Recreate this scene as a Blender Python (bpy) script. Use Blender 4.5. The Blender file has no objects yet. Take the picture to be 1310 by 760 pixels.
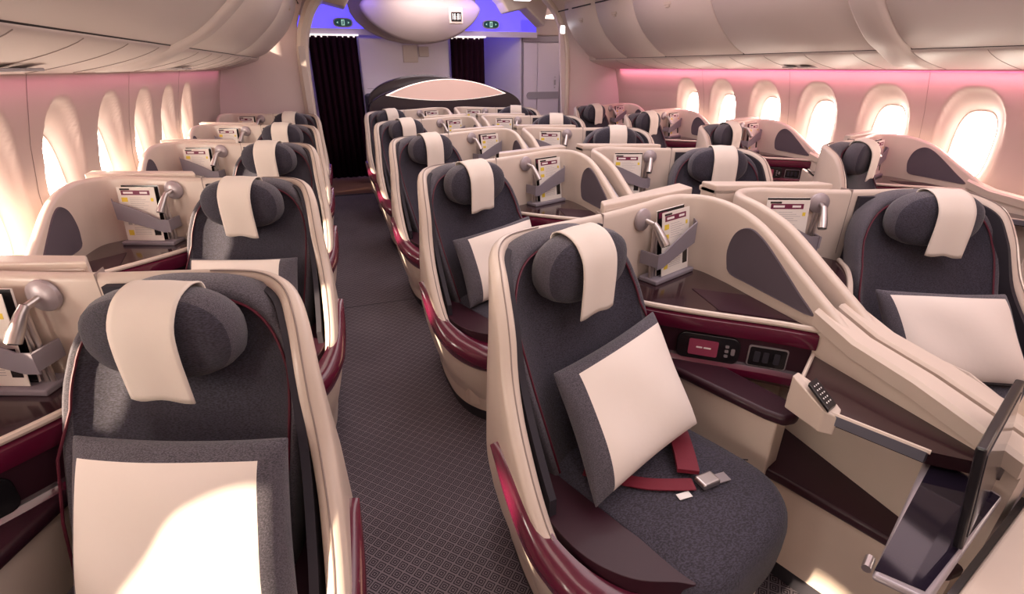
import bpy, bmesh, math, random
from mathutils import Vector, Matrix
random.seed(7)
S = bpy.context.scene
COL = S.collection

# ---------------------------------------------------------------- camera
FPX, PITCH, YAW, ROLL, CAMZ = 641.1, .430, .328, -.002, 1.593
cd = bpy.data.cameras.new('camera'); cam = bpy.data.objects.new('camera', cd); COL.objects.link(cam)
S.camera = cam
cd.sensor_fit = 'HORIZONTAL'; cd.sensor_width = 36; cd.lens = 36 * FPX / 1310
cd.clip_start = .02; cd.clip_end = 100
fw = Vector((math.sin(YAW)*math.cos(PITCH), math.cos(YAW)*math.cos(PITCH), -math.sin(PITCH)))
rt = Vector((math.cos(YAW), -math.sin(YAW), 0)); up = rt.cross(fw)
r2 = rt*math.cos(ROLL) + up*math.sin(ROLL); u2 = -rt*math.sin(ROLL) + up*math.cos(ROLL)
cam.matrix_world = Matrix(((r2.x, u2.x, -fw.x, 0), (r2.y, u2.y, -fw.y, 0), (r2.z, u2.z, -fw.z, CAMZ), (0, 0, 0, 1)))

# ---------------------------------------------------------------- world, lights, exposure
S.view_settings.view_transform = 'Standard'; S.view_settings.look = 'None'
S.view_settings.gamma = 1; S.view_settings.use_curve_mapping = False
S.view_settings.exposure = 0.0
W = bpy.data.worlds.new('sky'); S.world = W; W.use_nodes = True
W.node_tree.nodes['Background'].inputs[0].default_value = (1, .93, .86, 1)
W.node_tree.nodes['Background'].inputs[1].default_value = 2.0

def lamp(name, kind, loc, energy, color, rot=(0, 0, 0), size=None, size_y=None, spread=None):
    d = bpy.data.lights.new(name, kind); o = bpy.data.objects.new(name, d); COL.objects.link(o)
    o.location = loc; o.rotation_euler = rot; d.energy = energy; d.color = color
    if kind == 'AREA':
        d.shape = 'RECTANGLE'; d.size = size; d.size_y = size_y or size
        if spread: d.spread = spread
    return o
CX = 1.43
sun = lamp('sun', 'SUN', (-4, -1, 4), 22, (1, .80, .58))
sun.rotation_euler = Vector((.80, .22, -.36)).to_track_quat('-Z', 'Y').to_euler()
sun.data.angle = .03
PI = math.pi
lamp('ceiling_wash_centre', 'AREA', (CX, 2.7, 2.37), 74, (1, .87, .89), (0, 0, 0), 1.1, 8.0)
lamp('ceiling_wash_aisle_a', 'AREA', (.1, 2.2, 2.30), 18, (1, .82, .72), (0, 0, 0), .35, 6.0)
lamp('ceiling_wash_aisle_b', 'AREA', (2.76, 2.2, 2.30), 20, (1, .72, .76), (0, 0, 0), .35, 6.0)
lamp('cove_light_right', 'AREA', (3.93, 3.2, 1.545), 14, (1, .30, .46), (0, math.radians(-25), 0), .05, 7.4)
lamp('cove_light_left', 'AREA', (-1.07, 3.2, 1.545), 3, (1, .25, .50), (0, math.radians(25), 0), .05, 7.4)
lamp('entry_blue_left', 'AREA', (.35, 7.7, 2.45), 6, (.25, .18, 1), (math.radians(25), 0, 0), .7, .3)
lamp('entry_blue_right', 'AREA', (2.4, 7.7, 2.45), 6, (.25, .18, 1), (math.radians(25), 0, 0), .7, .3)
lamp('entry_white', 'AREA', (1.6, 7.45, 2.50), 18, (1, .84, .86), (math.radians(20), 0, 0), 1.4, .3)

for k, (x, y, e_) in enumerate(((.30, 1.15, 26), (.28, 3.25, 26), (.22, 7.55, 30))):
    o = lamp('aisle_spot_%d' % (k+1), 'SPOT', (x, y, 2.40), e_, (1, .85, .75)); o.data.spot_size = .36; o.data.spot_blend = 1; o.data.shadow_soft_size = .05

# ---------------------------------------------------------------- materials
def mat(name, col, rough=.5, metal=0, emit=None, es=0, spec=.5, coat=0, bump=None, var=0, vscale=8, weave=None, trans=0, sheen=0):
    m = bpy.data.materials.new(name); m.use_nodes = True
    nt = m.node_tree; b = nt.nodes['Principled BSDF']
    b.inputs['Base Color'].default_value = (*col, 1); b.inputs['Roughness'].default_value = rough
    b.inputs['Metallic'].default_value = metal; b.inputs['Specular IOR Level'].default_value = spec
    b.inputs['Coat Weight'].default_value = coat; b.inputs['Coat Roughness'].default_value = .08
    if sheen: b.inputs['Sheen Weight'].default_value = sheen
    if emit: b.inputs['Emission Color'].default_value = (*emit, 1); b.inputs['Emission Strength'].default_value = es
    tc = nt.nodes.new('ShaderNodeTexCoord')
    if var or weave:
        n = nt.nodes.new('ShaderNodeTexNoise'); n.inputs['Scale'].default_value = vscale; n.inputs['Detail'].default_value = 4
        nt.links.new(tc.outputs['Object'], n.inputs['Vector'])
        mx = nt.nodes.new('ShaderNodeMix'); mx.data_type = 'RGBA'
        mx.inputs[6].default_value = (*[c*(1-var) for c in col], 1); mx.inputs[7].default_value = (*[min(1, c*(1+var)) for c in col], 1)
        nt.links.new(n.outputs['Fac'], mx.inputs[0]); nt.links.new(mx.outputs[2], b.inputs['Base Color'])
    if weave:
        sc, st, cv = weave
        n2 = nt.nodes.new('ShaderNodeTexNoise'); n2.inputs['Scale'].default_value = sc; n2.inputs['Detail'].default_value = 1
        mp = nt.nodes.new('ShaderNodeMapping'); mp.inputs['Scale'].default_value = (.35, .6, 1.7)
        nt.links.new(tc.outputs['Object'], mp.inputs[0]); nt.links.new(mp.outputs[0], n2.inputs['Vector'])
        bp = nt.nodes.new('ShaderNodeBump'); bp.inputs['Strength'].default_value = st; bp.inputs['Distance'].default_value = .002
        nt.links.new(n2.outputs['Fac'], bp.inputs['Height']); nt.links.new(bp.outputs[0], b.inputs['Normal'])
        cr = nt.nodes.new('ShaderNodeValToRGB'); cr.color_ramp.elements[0].position = .38; cr.color_ramp.elements[1].position = .62
        cr.color_ramp.elements[0].color = (1-cv,)*3 + (1,); cr.color_ramp.elements[1].color = (1+cv,)*3 + (1,)
        nt.links.new(n2.outputs['Fac'], cr.inputs[0])
        m2 = nt.nodes.new('ShaderNodeMix'); m2.data_type = 'RGBA'; m2.blend_type = 'MULTIPLY'; m2.inputs[0].default_value = 1
        nt.links.new(mx.outputs[2], m2.inputs[6]); nt.links.new(cr.outputs[0], m2.inputs[7]); nt.links.new(m2.outputs[2], b.inputs['Base Color'])
    elif bump:
        n2 = nt.nodes.new('ShaderNodeTexNoise'); n2.inputs['Scale'].default_value = bump[0]; n2.inputs['Detail'].default_value = 3
        nt.links.new(tc.outputs['Object'], n2.inputs['Vector'])
        bp = nt.nodes.new('ShaderNodeBump'); bp.inputs['Strength'].default_value = bump[1]; bp.inputs['Distance'].default_value = .004
        nt.links.new(n2.outputs['Fac'], bp.inputs['Height']); nt.links.new(bp.outputs[0], b.inputs['Normal'])
    return m

CREAM = mat('cream_shell', (.66, .55, .475), .36, coat=.15, var=.04)
CREAM2 = mat('cream_panel', (.60, .50, .43), .45, var=.04)
WALLM = mat('wall_panel', (.56, .44, .40), .55, var=.04, vscale=2)
BINM = mat('bin_panel', (.62, .53, .49), .5, coat=.0, var=.03, vscale=2)
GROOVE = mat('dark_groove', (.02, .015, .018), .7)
FAB = mat('charcoal_fabric', (.035, .030, .048), .85, var=.12, weave=(430, .9, .5), sheen=.15)
FABG = mat('grey_wool', (.085, .075, .095), .9, var=.15, weave=(700, .8, .5), sheen=.2)
LINING = mat('charcoal_lining', (.022, .018, .028), .75, var=.1)
PIPE = mat('maroon_piping', (.10, .006, .022), .5)
MAROON = mat('maroon_gloss', (.105, .006, .028), .22, coat=.6)
WINE = mat('wine_leather', (.034, .009, .017), .42, spec=.35, coat=.08, bump=(300, .08))
SHELF = mat('dark_shelf', (.035, .014, .018), .16, coat=.4)
MAUVE = mat('mauve_fabric', (.105, .082, .105), .85, var=.06)
CLOTH = mat('ivory_cloth', (.80, .71, .64), .85, var=.03, bump=(900, .15))
PILLOWM = mat('ivory_pillow', (.83, .74, .68), .85, var=.02, bump=(14, .35))
METAL = mat('satin_metal', (.55, .50, .49), .28, metal=.9)
DISC = mat('lamp_disc', (.42, .36, .38), .35, metal=.3)
BLUEG = mat('blue_grey_metal', (.22, .22, .27), .35, metal=.5)
BLACK = mat('black_plastic', (.008, .007, .009), .25, coat=.3)
GLASSB = mat('black_glass', (.014, .010, .020), .06, spec=.35)
PAPER = mat('paper', (.82, .76, .70), .6)
RED = mat('header_maroon', (.16, .01, .05), .5)
YEL = mat('print_yellow', (.80, .60, .06), .6)
GREYP = mat('print_grey', (.40, .37, .38), .6)
WHITEP = mat('print_white', (.9, .86, .84), .6)
STRAP = mat('grey_strap', (.26, .23, .27), .5)
BELT = mat('maroon_webbing', (.17, .008, .024), .6, bump=(500, .3))
CURT = mat('aubergine_curtain', (.016, .003, .008), .95, spec=.1)
DARKM = mat('dark_lacquer', (.035, .024, .032), .2, coat=.5)
SEAM = mat('seam_line', (.30, .235, .215), .7)
KICK = mat('kick_plate', (.025, .022, .03), .6)
LENS = mat('lit_lens', (.7, .5, .45), .4, emit=(1, .62, .52), es=.30)
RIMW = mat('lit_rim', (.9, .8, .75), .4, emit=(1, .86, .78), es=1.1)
LEDB = mat('blue_cove', (.2, .15, .7), .5, emit=(.10, .07, 1), es=1.5)
LEDW = mat('led_white', (1, 1, 1), .5, emit=(.95, .92, 1), es=5)
SIGNG = mat('sign_green', (.008, .05, .04), .4, emit=(.01, .06, .045), es=.5)
SIGNT = mat('sign_text', (.5, .8, .6), .4, emit=(.4, .75, .5), es=.6)
SCR = mat('handset_screen', (.2, .03, .06), .3, emit=(.35, .05, .09), es=.15)
DOMEM = mat('dome_cream', (.40, .325, .30), .7)
BACKG = mat('tinted_panel', (.045, .042, .055), .12, coat=.6)
PARTM = mat('partition_panel', (.74, .62, .62), .5, var=.02)
GALW = mat('galley_white', (.80, .72, .76), .4, var=.04, vscale=2)
VINYL = mat('entry_vinyl', (.20, .10, .07), .35, var=.2)
PINKLED = mat('pink_led', (1, .4, .6), .5, emit=(1, .22, .42), es=.35)
CRACK = mat('steel_frame', (.35, .31, .33), .3, metal=.4)

def carpet():
    m = bpy.data.materials.new('patterned_carpet'); m.use_nodes = True; nt = m.node_tree; b = nt.nodes['Principled BSDF']
    b.inputs['Roughness'].default_value = .95; b.inputs['Specular IOR Level'].default_value = .1
    tc = nt.nodes.new('ShaderNodeTexCoord'); mp = nt.nodes.new('ShaderNodeMapping')
    mp.inputs['Rotation'].default_value = (0, 0, PI/4); mp.inputs['Scale'].default_value = (29, 29, 1)
    nt.links.new(tc.outputs['Object'], mp.inputs[0])
    sx = nt.nodes.new('ShaderNodeSeparateXYZ'); nt.links.new(mp.outputs[0], sx.inputs[0])
    def mth(op, a, bb=None):
        n = nt.nodes.new('ShaderNodeMath'); n.operation = op
        for i, v in enumerate((a, bb)):
            if v is None: continue
            if isinstance(v, (int, float)): n.inputs[i].default_value = v
            else: nt.links.new(v, n.inputs[i])
        return n.outputs[0]
    ax = mth('ABSOLUTE', mth('SUBTRACT', mth('FRACT', sx.outputs[0]), .5)); ay = mth('ABSOLUTE', mth('SUBTRACT', mth('FRACT', sx.outputs[1]), .5))
    d = mth('MAXIMUM', ax, ay)
    ring = mth('GREATER_THAN', mth('SINE', mth('MULTIPLY', d, 31)), .1)
    mx = nt.nodes.new('ShaderNodeMix'); mx.data_type = 'RGBA'
    mx.inputs[6].default_value = (.035, .029, .040, 1); mx.inputs[7].default_value = (.185, .158, .185, 1)
    nt.links.new(ring, mx.inputs[0])
    n = nt.nodes.new('ShaderNodeTexNoise'); n.inputs['Scale'].default_value = 3; nt.links.new(tc.outputs['Object'], n.inputs['Vector'])
    hs = nt.nodes.new('ShaderNodeHueSaturation'); nt.links.new(mx.outputs[2], hs.inputs['Color'])
    nt.links.new(mth('ADD', mth('MULTIPLY', n.outputs['Fac'], .4), .8), hs.inputs['Value'])
    nt.links.new(hs.outputs[0], b.inputs['Base Color'])
    return m
CARPET = carpet()

def pane_mat():
    m = bpy.data.materials.new('glowing_window_pane'); m.use_nodes = True; nt = m.node_tree; nt.nodes.clear()
    o = nt.nodes.new('ShaderNodeOutputMaterial'); ad = nt.nodes.new('ShaderNodeAddShader')
    t = nt.nodes.new('ShaderNodeBsdfTransparent'); t.inputs[0].default_value = (.8, .8, .8, 1)
    e = nt.nodes.new('ShaderNodeEmission'); e.inputs[0].default_value = (1, .87, .74, 1); e.inputs[1].default_value = 14  # emission put into the pane stands in for daylight from outside
    nt.links.new(t.outputs[0], ad.inputs[0]); nt.links.new(e.outputs[0], ad.inputs[1]); nt.links.new(ad.outputs[0], o.inputs[0])
    return m
PANE = pane_mat()

# ---------------------------------------------------------------- mesh helpers
MS = 1          # mirror sign of the suite being built: x of every local vertex is multiplied by it
def link(name, verts, faces, mats, parent=None, smooth=True, mi=None, bevel=0, bseg=3, sub=0, angle=.7):
    me = bpy.data.meshes.new(name)
    me.from_pydata([(v[0]*MS, v[1], v[2]) for v in verts], [], faces)
    bm = bmesh.new(); bm.from_mesh(me)
    bmesh.ops.recalc_face_normals(bm, faces=bm.faces)
    bm.to_mesh(me); bm.free()
    if not isinstance(mats, (list, tuple)): mats = [mats]
    for m in mats: me.materials.append(m)
    if mi: me.polygons.foreach_set('material_index', mi)
    if smooth: me.shade_smooth()
    o = bpy.data.objects.new(name, me); COL.objects.link(o)
    if parent: o.parent = parent
    if bevel:
        md = o.modifiers.new('bevel', 'BEVEL'); md.width = bevel; md.segments = bseg; md.limit_method = 'ANGLE'; md.angle_limit = .5
        md.harden_normals = False
    if sub:
        md = o.modifiers.new('sub', 'SUBSURF'); md.levels = md.render_levels = sub
    elif smooth and angle:
        try: me.set_sharp_from_angle(angle=angle)
        except Exception: pass
    return o
class MB:
    def __init__(s): s.v = []; s.f = []; s.m = []
    def add(s, v, f, m=0):
        b = len(s.v); s.v += [tuple(x) for x in v]; s.f += [tuple(i+b for i in q) for q in f]; s.m += [m]*len(f)
    def box(s, a, b, m=0, T=None):
        v = [(x, y, z) for z in (a[2], b[2]) for y in (a[1], b[1]) for x in (a[0], b[0])]
        if T: v = [T(*p) for p in v]
        s.add(v, [(0, 2, 3, 1), (4, 5, 7, 6), (0, 1, 5, 4), (2, 6, 7, 3), (0, 4, 6, 2), (1, 3, 7, 5)], m)
    def prism(s, out, z0, z1, m=0, T=None):
        n = len(out); v = [(x, y, z0) for x, y in out] + [(x, y, z1) for x, y in out]
        if T: v = [T(*p) for p in v]
        s.add(v, [tuple(range(n))[::-1], tuple(range(n, 2*n))] + [(i, (i+1) % n, n+(i+1) % n, n+i) for i in range(n)], m)
    def loft(s, rings, caps=True, closed=True, m=0, mrow=None):
        n = len(rings[0]); v = [p for r in rings for p in r]; b = len(s.v); s.v += [tuple(p) for p in v]
        k = n if closed else n-1
        for i in range(len(rings)-1):
            for j in range(k):
                s.f.append((b+i*n+j, b+i*n+(j+1) % n, b+(i+1)*n+(j+1) % n, b+(i+1)*n+j)); s.m.append(mrow[j] if mrow else m)
        if caps:
            s.f.append(tuple(b+j for j in range(n))[::-1]); s.m.append(m)
            s.f.append(tuple(b+(len(rings)-1)*n+j for j in range(n))); s.m.append(m)
    def tube(s, pts, r, n=8, m=0, closed=False):
        pts = [Vector(p) for p in pts]; rings = []
        N = len(pts); u = None
        for i, p in enumerate(pts):
            if closed: t = (pts[(i+1) % N]-pts[i-1]).normalized()
            else: t = (pts[min(i+1, N-1)]-pts[max(i-1, 0)]).normalized()
            if u is None:
                a = Vector((0, 0, 1)) if abs(t.z) < .9 else Vector((1, 0, 0)); u = t.cross(a).normalized()
            else: u = (u-t*u.dot(t)).normalized()
            w = t.cross(u); rr = r[i] if isinstance(r, (list, tuple)) else r
            rings.append([p+u*rr*math.cos(2*PI*k/n)+w*rr*math.sin(2*PI*k/n) for k in range(n)])
        if closed: rings.append(rings[0])
        s.loft(rings, caps=not closed, m=m)
    def build(s, name, mats, parent=None, **k): return link(name, s.v, s.f, mats, parent, mi=s.m, **k)
def cr(pts, n):
    """Catmull-Rom through tuples, n samples per span"""
    P = [Vector(p) if len(p) <= 4 else p for p in pts]; out = []
    for i in range(len(P)-1):
        a = P[max(i-1, 0)]; b = P[i]; c = P[i+1]; d = P[min(i+2, len(P)-1)]
        for k in range(n):
            t = k/n
            out.append(.5*((2*b)+(c-a)*t+(2*a-5*b+4*c-d)*t*t+(3*b-a-3*c+d)*t*t*t))
    out.append(P[-1]); return out
def interp(tab, x):
    if x <= tab[0][0]: return tab[0][1]
    for (a, b), (c, d) in zip(tab, tab[1:]):
        if x <= c: return b+(d-b)*(x-a)/(c-a)
    return tab[-1][1]
def tagit(o, label=None, cat=None, group=None, kind=None):
    if label: o['label'] = label
    if cat: o['category'] = cat
    if group: o['group'] = group
    if kind: o['kind'] = kind
    return o
def empty(name, loc, label=None, cat=None, group=None):
    o = bpy.data.objects.new(name, None); COL.objects.link(o); o.location = loc; o.empty_display_size = .1
    return tagit(o, label, cat, group)
def struct(o): o['kind'] = 'structure'; return o
def copy_tree(o, parent=None):
    c = o.copy(); COL.objects.link(c); c.parent = parent
    for ch in [x for x in o.children]: copy_tree(ch, c)
    return c

# ---------------------------------------------------------------- the cabin shell
Y0, Y1 = -1.25, 7.05
mb = MB(); mb.box((-1.4, Y0, -.05), (4.3, 7.2, 0)); struct(mb.build('floor', CARPET, smooth=False))
mb = MB(); mb.box((-1.4, 7.2, -.05), (4.3, 10.6, 0)); struct(mb.build('floor_entry', VINYL, smooth=False))
mb = MB(); mb.box((-.17, 7.17, 0), (.45, 7.22, .006)); mb.box((-.17, 3.50, 0), (.45, 3.505, .002)); struct(mb.build('trim_1', KICK, smooth=False))
WPROF = [(0, 2.50), (.25, 2.60), (.5, 2.655), (.8, 2.675), (1.1, 2.66), (1.3, 2.625), (1.56, 2.555), (1.75, 2.49)]
WY = [2.37+.61*k for k in range(-5, 6)]
WZ = 1.087
def sx(dy, dz, a, b, e=2.5): return (abs(dy/a)**e+abs(dz/b)**e)**(1/e)
def wall(side, name):
    ny, nz = 640, 96
    ys = [Y0+(Y1-Y0)*i/ny for i in range(ny+1)]; zs = [1.70*j/nz for j in range(nz+1)]
    V = []; keep = {}
    for i, y in enumerate(ys):
        yc = min(WY, key=lambda w: abs(w-y))
        for j, z in enumerate(zs):
            off = interp(WPROF, z); dz = z-WZ; so = sx(y-yc, dz, .215, .385 if dz > 0 else .31); sp = sx(y-yc, dz, .122, .232, 3.0)
            if so < 1:
                q = (1-so)/max(1e-4, (1-so)+max(0, sp-1)); q = min(1, q); e1 = off+(.004+.020*max(0, min(1, dz/.22)))*min(1, (1-so)*14)
                off = e1+(2.735-e1)*(q**1.15)
            V.append((CX+side*off, y, z)); keep[(i, j)] = sp
    F = []
    n = nz+1
    for i in range(ny):
        for j in range(nz):
            if min(keep[(i, j)], keep[(i+1, j)], keep[(i, j+1)], keep[(i+1, j+1)]) < .93: continue
            F.append((i*n+j, i*n+j+1, (i+1)*n+j+1, (i+1)*n+j))
    return struct(link(name, V, F, WALLM, angle=None))
wall(-1, 'wall_left'); wall(1, 'wall_right')
wn = 0
for side in (-1, 1):
    for yc in WY:
        wn += 1
        w = empty('window_%d' % wn, (CX+side*2.735, yc, WZ)); struct(w)
        def ring(a, b, dx, N=40, e=3.0):
            R_ = []
            for k in range(N):
                t = 2*PI*k/N; c, s_ = math.cos(t), math.sin(t)
                R_.append((side*dx, a*math.copysign(abs(c)**(2/e), c), b*math.copysign(abs(s_)**(2/e), s_)))
            return R_
        m_ = MB(); m_.loft([ring(.139, .252, -.004), ring(.122, .232, -.008), ring(.114, .224, .004), ring(.114, .224, .03), ring(.149, .259, .03), ring(.139, .252, -.004)], caps=False)
        m_.build('window_frame', CREAM2, w)
        m_ = MB(); m_.add(ring(.117, .227, .01), [tuple(range(40))]); m_.build('window_pane', PANE, w, smooth=False)
# seams between wall panels
for side, nm in ((-1, 'trim_2'), (1, 'trim_3')):
    mb = MB()
    for k in range(-3, 6):
        y = 2.37+.61*k+.305
        if k % 2: continue
        mb.tube([(CX+side*(interp(WPROF, z)-.001), y, z) for z in [.1*i for i in range(4, 17)]], .0012, 4)
    struct(mb.build(nm, SEAM))
# side ledge trim
for side, nm in ((-1, 'trim_4'), (1, 'trim_5')):
    mb = MB(); mb.box((CX+side*2.55, Y0, .60), (CX+side*2.70, Y1, .66)); mb.box((CX+side*2.60, Y0, .66), (CX+side*2.70, Y1, .70))
    struct(mb.build(nm, CREAM2, smooth=False, bevel=.01))

# overhead bins
BP = [(2.12, 1.695), (2.00, 1.755), (1.88, 1.85), (1.77, 1.96), (1.69, 2.08), (1.64, 2.20), (1.62, 2.30), (1.63, 2.37), (1.69, 2.42)]
def bin_door(side, y0, y1, parent, ins=.004):
    pr_ = cr([(a, b, 0) for a, b in BP], 4); pr_ = [(p[0], p[1]) for p in pr_]
    m_ = MB(); rings = []
    for y, dd in ((y0+ins, .03), (y0+ins, .008), (y0+ins+.008, 0), (y1-ins-.008, 0), (y1-ins, .008), (y1-ins, .03)):
        rings.append([(CX+side*(a+dd), y, z+dd*.4) for a, z in pr_])
    m_.loft(rings, caps=False, closed=False)
    return m_.build('bin_door', BINM, parent, angle=None)
def bins(side, edges, bull, nm):
    sname = 'left' if side < 0 else 'right'
    for i, (y0, y1) in enumerate(edges):
        lab = {('left', 0): 'cream overhead locker over the left windows, nearest the camera', ('left', 1): 'cream overhead locker on the left, first one past the raised band', ('left', 2): 'cream overhead locker at the far end of the left row by the partition',
               ('right', 0): 'large cream overhead locker at the top right corner, before the thick raised band', ('right', 1): 'cream overhead locker on the right directly behind the thick raised band', ('right', 2): 'cream overhead locker on the right, second beyond the raised band', ('right', 3): 'cream overhead locker on the right, third beyond the raised band', ('right', 4): 'small-looking far overhead locker ending the right row by the lavatory'}[(sname, i)]
        e = empty('overhead_bin', (CX+side*2.0, (y0+y1)/2, 1.7), lab, 'overhead bin', 'overhead lockers')
        loc = Vector(e.location)
        d = bin_door(side, y0, y1, None)
        h = MB(); yc = (y0+y1)/2
        # latch high on the door
        p0 = (1.665, 2.13)
        h.box((-.006, -.055, -.012), (.010, .055, .012), T=lambda x, y, z: (CX+side*(p0[0]+x-.3*z), yc+y, p0[1]+z))
        h.box((-.009, -.03, -.032), (.008, .03, -.014), T=lambda x, y, z: (CX+side*(p0[0]+x-.3*z), yc+y, p0[1]+z))
        hh = h.build('bin_latch', CREAM2, None, smooth=False, bevel=.003)
        for o in (d, hh):
            for v in o.data.vertices: v.co -= loc
        d.parent = e; hh.parent = e
    # raised bands between bin modules
    for k, (y0, y1) in enumerate(bull):
        m_ = MB(); rings = []
        pp = cr([(2.50, 1.585, 0), (2.30, 1.61, 0)]+[(a, b, 0) for a, b in BP], 4)
        for y, dd in ((y0, .02), (y0+.012, -.008), (y0+.04, -.022), (y1-.04, -.022), (y1-.012, -.008), (y1, .02)):
            rings.append([(CX+side*(p[0]+dd), y, p[1]+dd*.6) for p in pp])
        m_.loft(rings, caps=False, closed=False); o = m_.build('trim_%d' % (nm+k), BINM, angle=None); struct(o)
bins(-1, [(Y0, 3.14), (3.36, 5.2), (5.2, 6.85)], [(3.13, 3.37)], 20)
bins(1, [(Y0, 2.55), (2.77, 4.02), (4.02, 5.2), (5.2, 6.0), (6.0, 6.85)], [(2.54, 2.78)], 30)
for side, nm in ((-1, 'trim_40'), (1, 'trim_41')):     # underside of the bins with its service panels
    mb = MB()
    und = cr([(2.555, 1.600, 0), (2.55, 1.572, 0), (2.42, 1.590, 0), (2.25, 1.632, 0), (2.135, 1.680, 0), (2.13, 1.72, 0), (2.05, 1.79, 0)], 4)
    mb.loft([[(CX+side*p[0], y, p[1]) for p in und] for y in (Y0, 2.7, Y1)], caps=False, closed=False)
    struct(mb.build(nm, BINM, angle=None))
    sm = MB()
    for y in [-.4+.42*k for k in range(17)]:
        sm.tube([(CX+side*p[0], y, p[1]-.001) for p in und[6:17]], .0016, 4)
    struct(sm.build('trim_%d' % (45+(side > 0)), SEAM))
    sl = MB()                                                # dark gap above the service panels
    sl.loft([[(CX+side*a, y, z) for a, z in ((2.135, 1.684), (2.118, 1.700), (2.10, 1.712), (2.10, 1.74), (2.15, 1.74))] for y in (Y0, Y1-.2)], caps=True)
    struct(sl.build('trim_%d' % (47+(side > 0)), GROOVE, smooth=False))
    # backing body of the bins, closes the end
    en = MB(); o2 = [(2.60, 1.60), (2.42, 1.60), (2.15, 1.70)]+[(a+.012, z+.008) for a, z in BP[1:]]+[(2.6, 2.5)]
    en.add([(CX+side*a, 6.86, z) for a, z in o2], [tuple(range(len(o2)))]); struct(en.build('trim_%d' % (49+(side > 0)), BINM, smooth=False))
# small speaker grille and vents under the left bins
for side, ys_, num in ((-1, (2.15, 4.4), 51), (1, (3.6,), 52)):
    g = MB()
    for y in ys_:
        for k in range(2):
            g.box((CX+side*2.40-.05, y-.10+k*.16, 1.583), (CX+side*2.40+.05, y+.03+k*.16, 1.594))
    struct(g.build('trim_%d' % num, GREYP, smooth=False, bevel=.004))
# slot vents on top of the right bins and on the left
for side, num in ((-1, 53), (1, 54)):
    g = MB()
    for y in [0.5+.62*k for k in range(11)]:
        g.box((CX+side*1.612-.004, y, 2.255), (CX+side*1.612+.004, y+.5, 2.268)); 
    struct(g.build('trim_%d' % num, GROOVE, smooth=False))
# pink cove strips
g = MB(); g.box((CX+2.545, Y0, 1.556), (CX+2.553, 6.9, 1.568)); struct(g.build('trim_55', PINKLED, smooth=False))

# ceiling
mb = MB()
cp = [(-2.6, 2.46), (-1.64, 2.46), (-1.45, 2.52), (-.9, 2.60), (-.3, 2.63), (.3, 2.63), (.9, 2.60), (1.45, 2.52), (1.64, 2.46), (2.6, 2.46)]
mb.loft([[(CX+a, y, z) for a, z in cp] for y in (Y0, 10.6)], caps=False, closed=False)
struct(mb.build('ceiling', CREAM2, angle=None))
mb = MB(); mb.box((-1.5, Y0-.08, 0), (4.4, Y0, 2.7)); struct(mb.build('wall_front', CREAM2, smooth=False))
mb = MB(); mb.box((-1.5, 10.55, 0), (4.4, 10.6, 2.7)); struct(mb.build('wall_back', GALW, smooth=False))
mb = MB(); mb.box((-1.5, 7.1, 0), (-1.35, 10.6, 2.7)); struct(mb.build('wall_entry_left', GALW, smooth=False))
mb = MB(); mb.box((4.2, 7.1, 0), (4.35, 10.6, 2.7)); struct(mb.build('wall_entry_right', GALW, smooth=False))
# partitions behind the last window seats, and the arch frame at the entry
def partition(side, name):
    m_ = MB(); inn = 1.66 if side < 0 else 1.80
    m_.prism([(inn, 0), (2.75, 0), (2.75, 1.75), (2.62, 2.5), (1.50, 2.5), (1.56, 2.3), (1.66, 2.05)], 0, .05, T=lambda a, z, t: (CX+side*a, Y1+t, z))
    return struct(m_.build(name, PARTM, smooth=False, bevel=.008))
partition(-1, 'wall_partition_left'); partition(1, 'wall_partition_right')
for side, nm in ((-1, 'trim_60'), (1, 'trim_61')):
    sh_ = -.06 if side < 0 else .09; m_ = MB()      # post with rounded nose, leaning out a little near the top, then arching over
    pts = cr([(1.71, 0, 0), (1.71, 1.0, 0), (1.69, 1.75, 0), (1.60, 2.1, 0), (1.44, 2.34, 0), (1.20, 2.50, 0), (.8, 2.60, 0)], 6)
    rings = []
    for i, p in enumerate(pts):
        t = (pts[min(i+1, len(pts)-1)]-pts[max(i-1, 0)]).normalized(); n_ = Vector((-t.y, t.x, 0))
        fq = 1 if side < 0 else .45; sec = [(a*fq, b*(1 if b > 0 else fq)) for a, b in ((-.055, 0), (-.05, -.05), (-.02, -.085), (.03, -.09), (.07, -.06), (.08, .0), (.08, .10), (-.055, .10))]
        rings.append([(CX+side*(p.x+sh_-n_.x*a*1.0), Y1+.0+b+.0, p.y-n_.y*a) for a, b in sec])
    m_.loft(rings); struct(m_.build(nm, CREAM, angle=.6))
for side, nm in ((-1, 'trim_62'),):    # recessed side panel on the post
    m_ = MB(); m_.box((CX+side*(1.71+(-.06 if side < 0 else .09))-.035, Y1-.10, .95), (CX+side*(1.71+(-.06 if side < 0 else .09))+.035, Y1-.085, 1.82)); struct(m_.build(nm, BINM, smooth=False, bevel=.006))
# ---------------------------------------------------------------- entry area
hd = MB()    # header band over the curtains, glowing blue cove above
hd.box((-.35, 8.42, 2.02), (3.3, 8.46, 2.10)); struct(hd.build('trim_70', GALW, smooth=False))
hd = MB(); hd.box((-.35, 8.47, 2.08), (3.3, 8.50, 2.62)); struct(hd.build('trim_71', LEDB, smooth=False))
hd = MB()   # cream soffit swooping from the left arch toward the dome
for side in (-1, 1):
    pts = [(side*1.62, 2.12), (side*1.35, 2.34), (side*1.08, 2.28), (side*1.0, 2.40), (side*.8, 2.58), (side*1.0, 2.62), (side*1.7, 2.62)]
    hd.prism(pts, 0, .35, T=lambda a, z, t: (CX+a, 7.5+t, z))
struct(hd.build('trim_72', CREAM2, smooth=False, bevel=.02))
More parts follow.
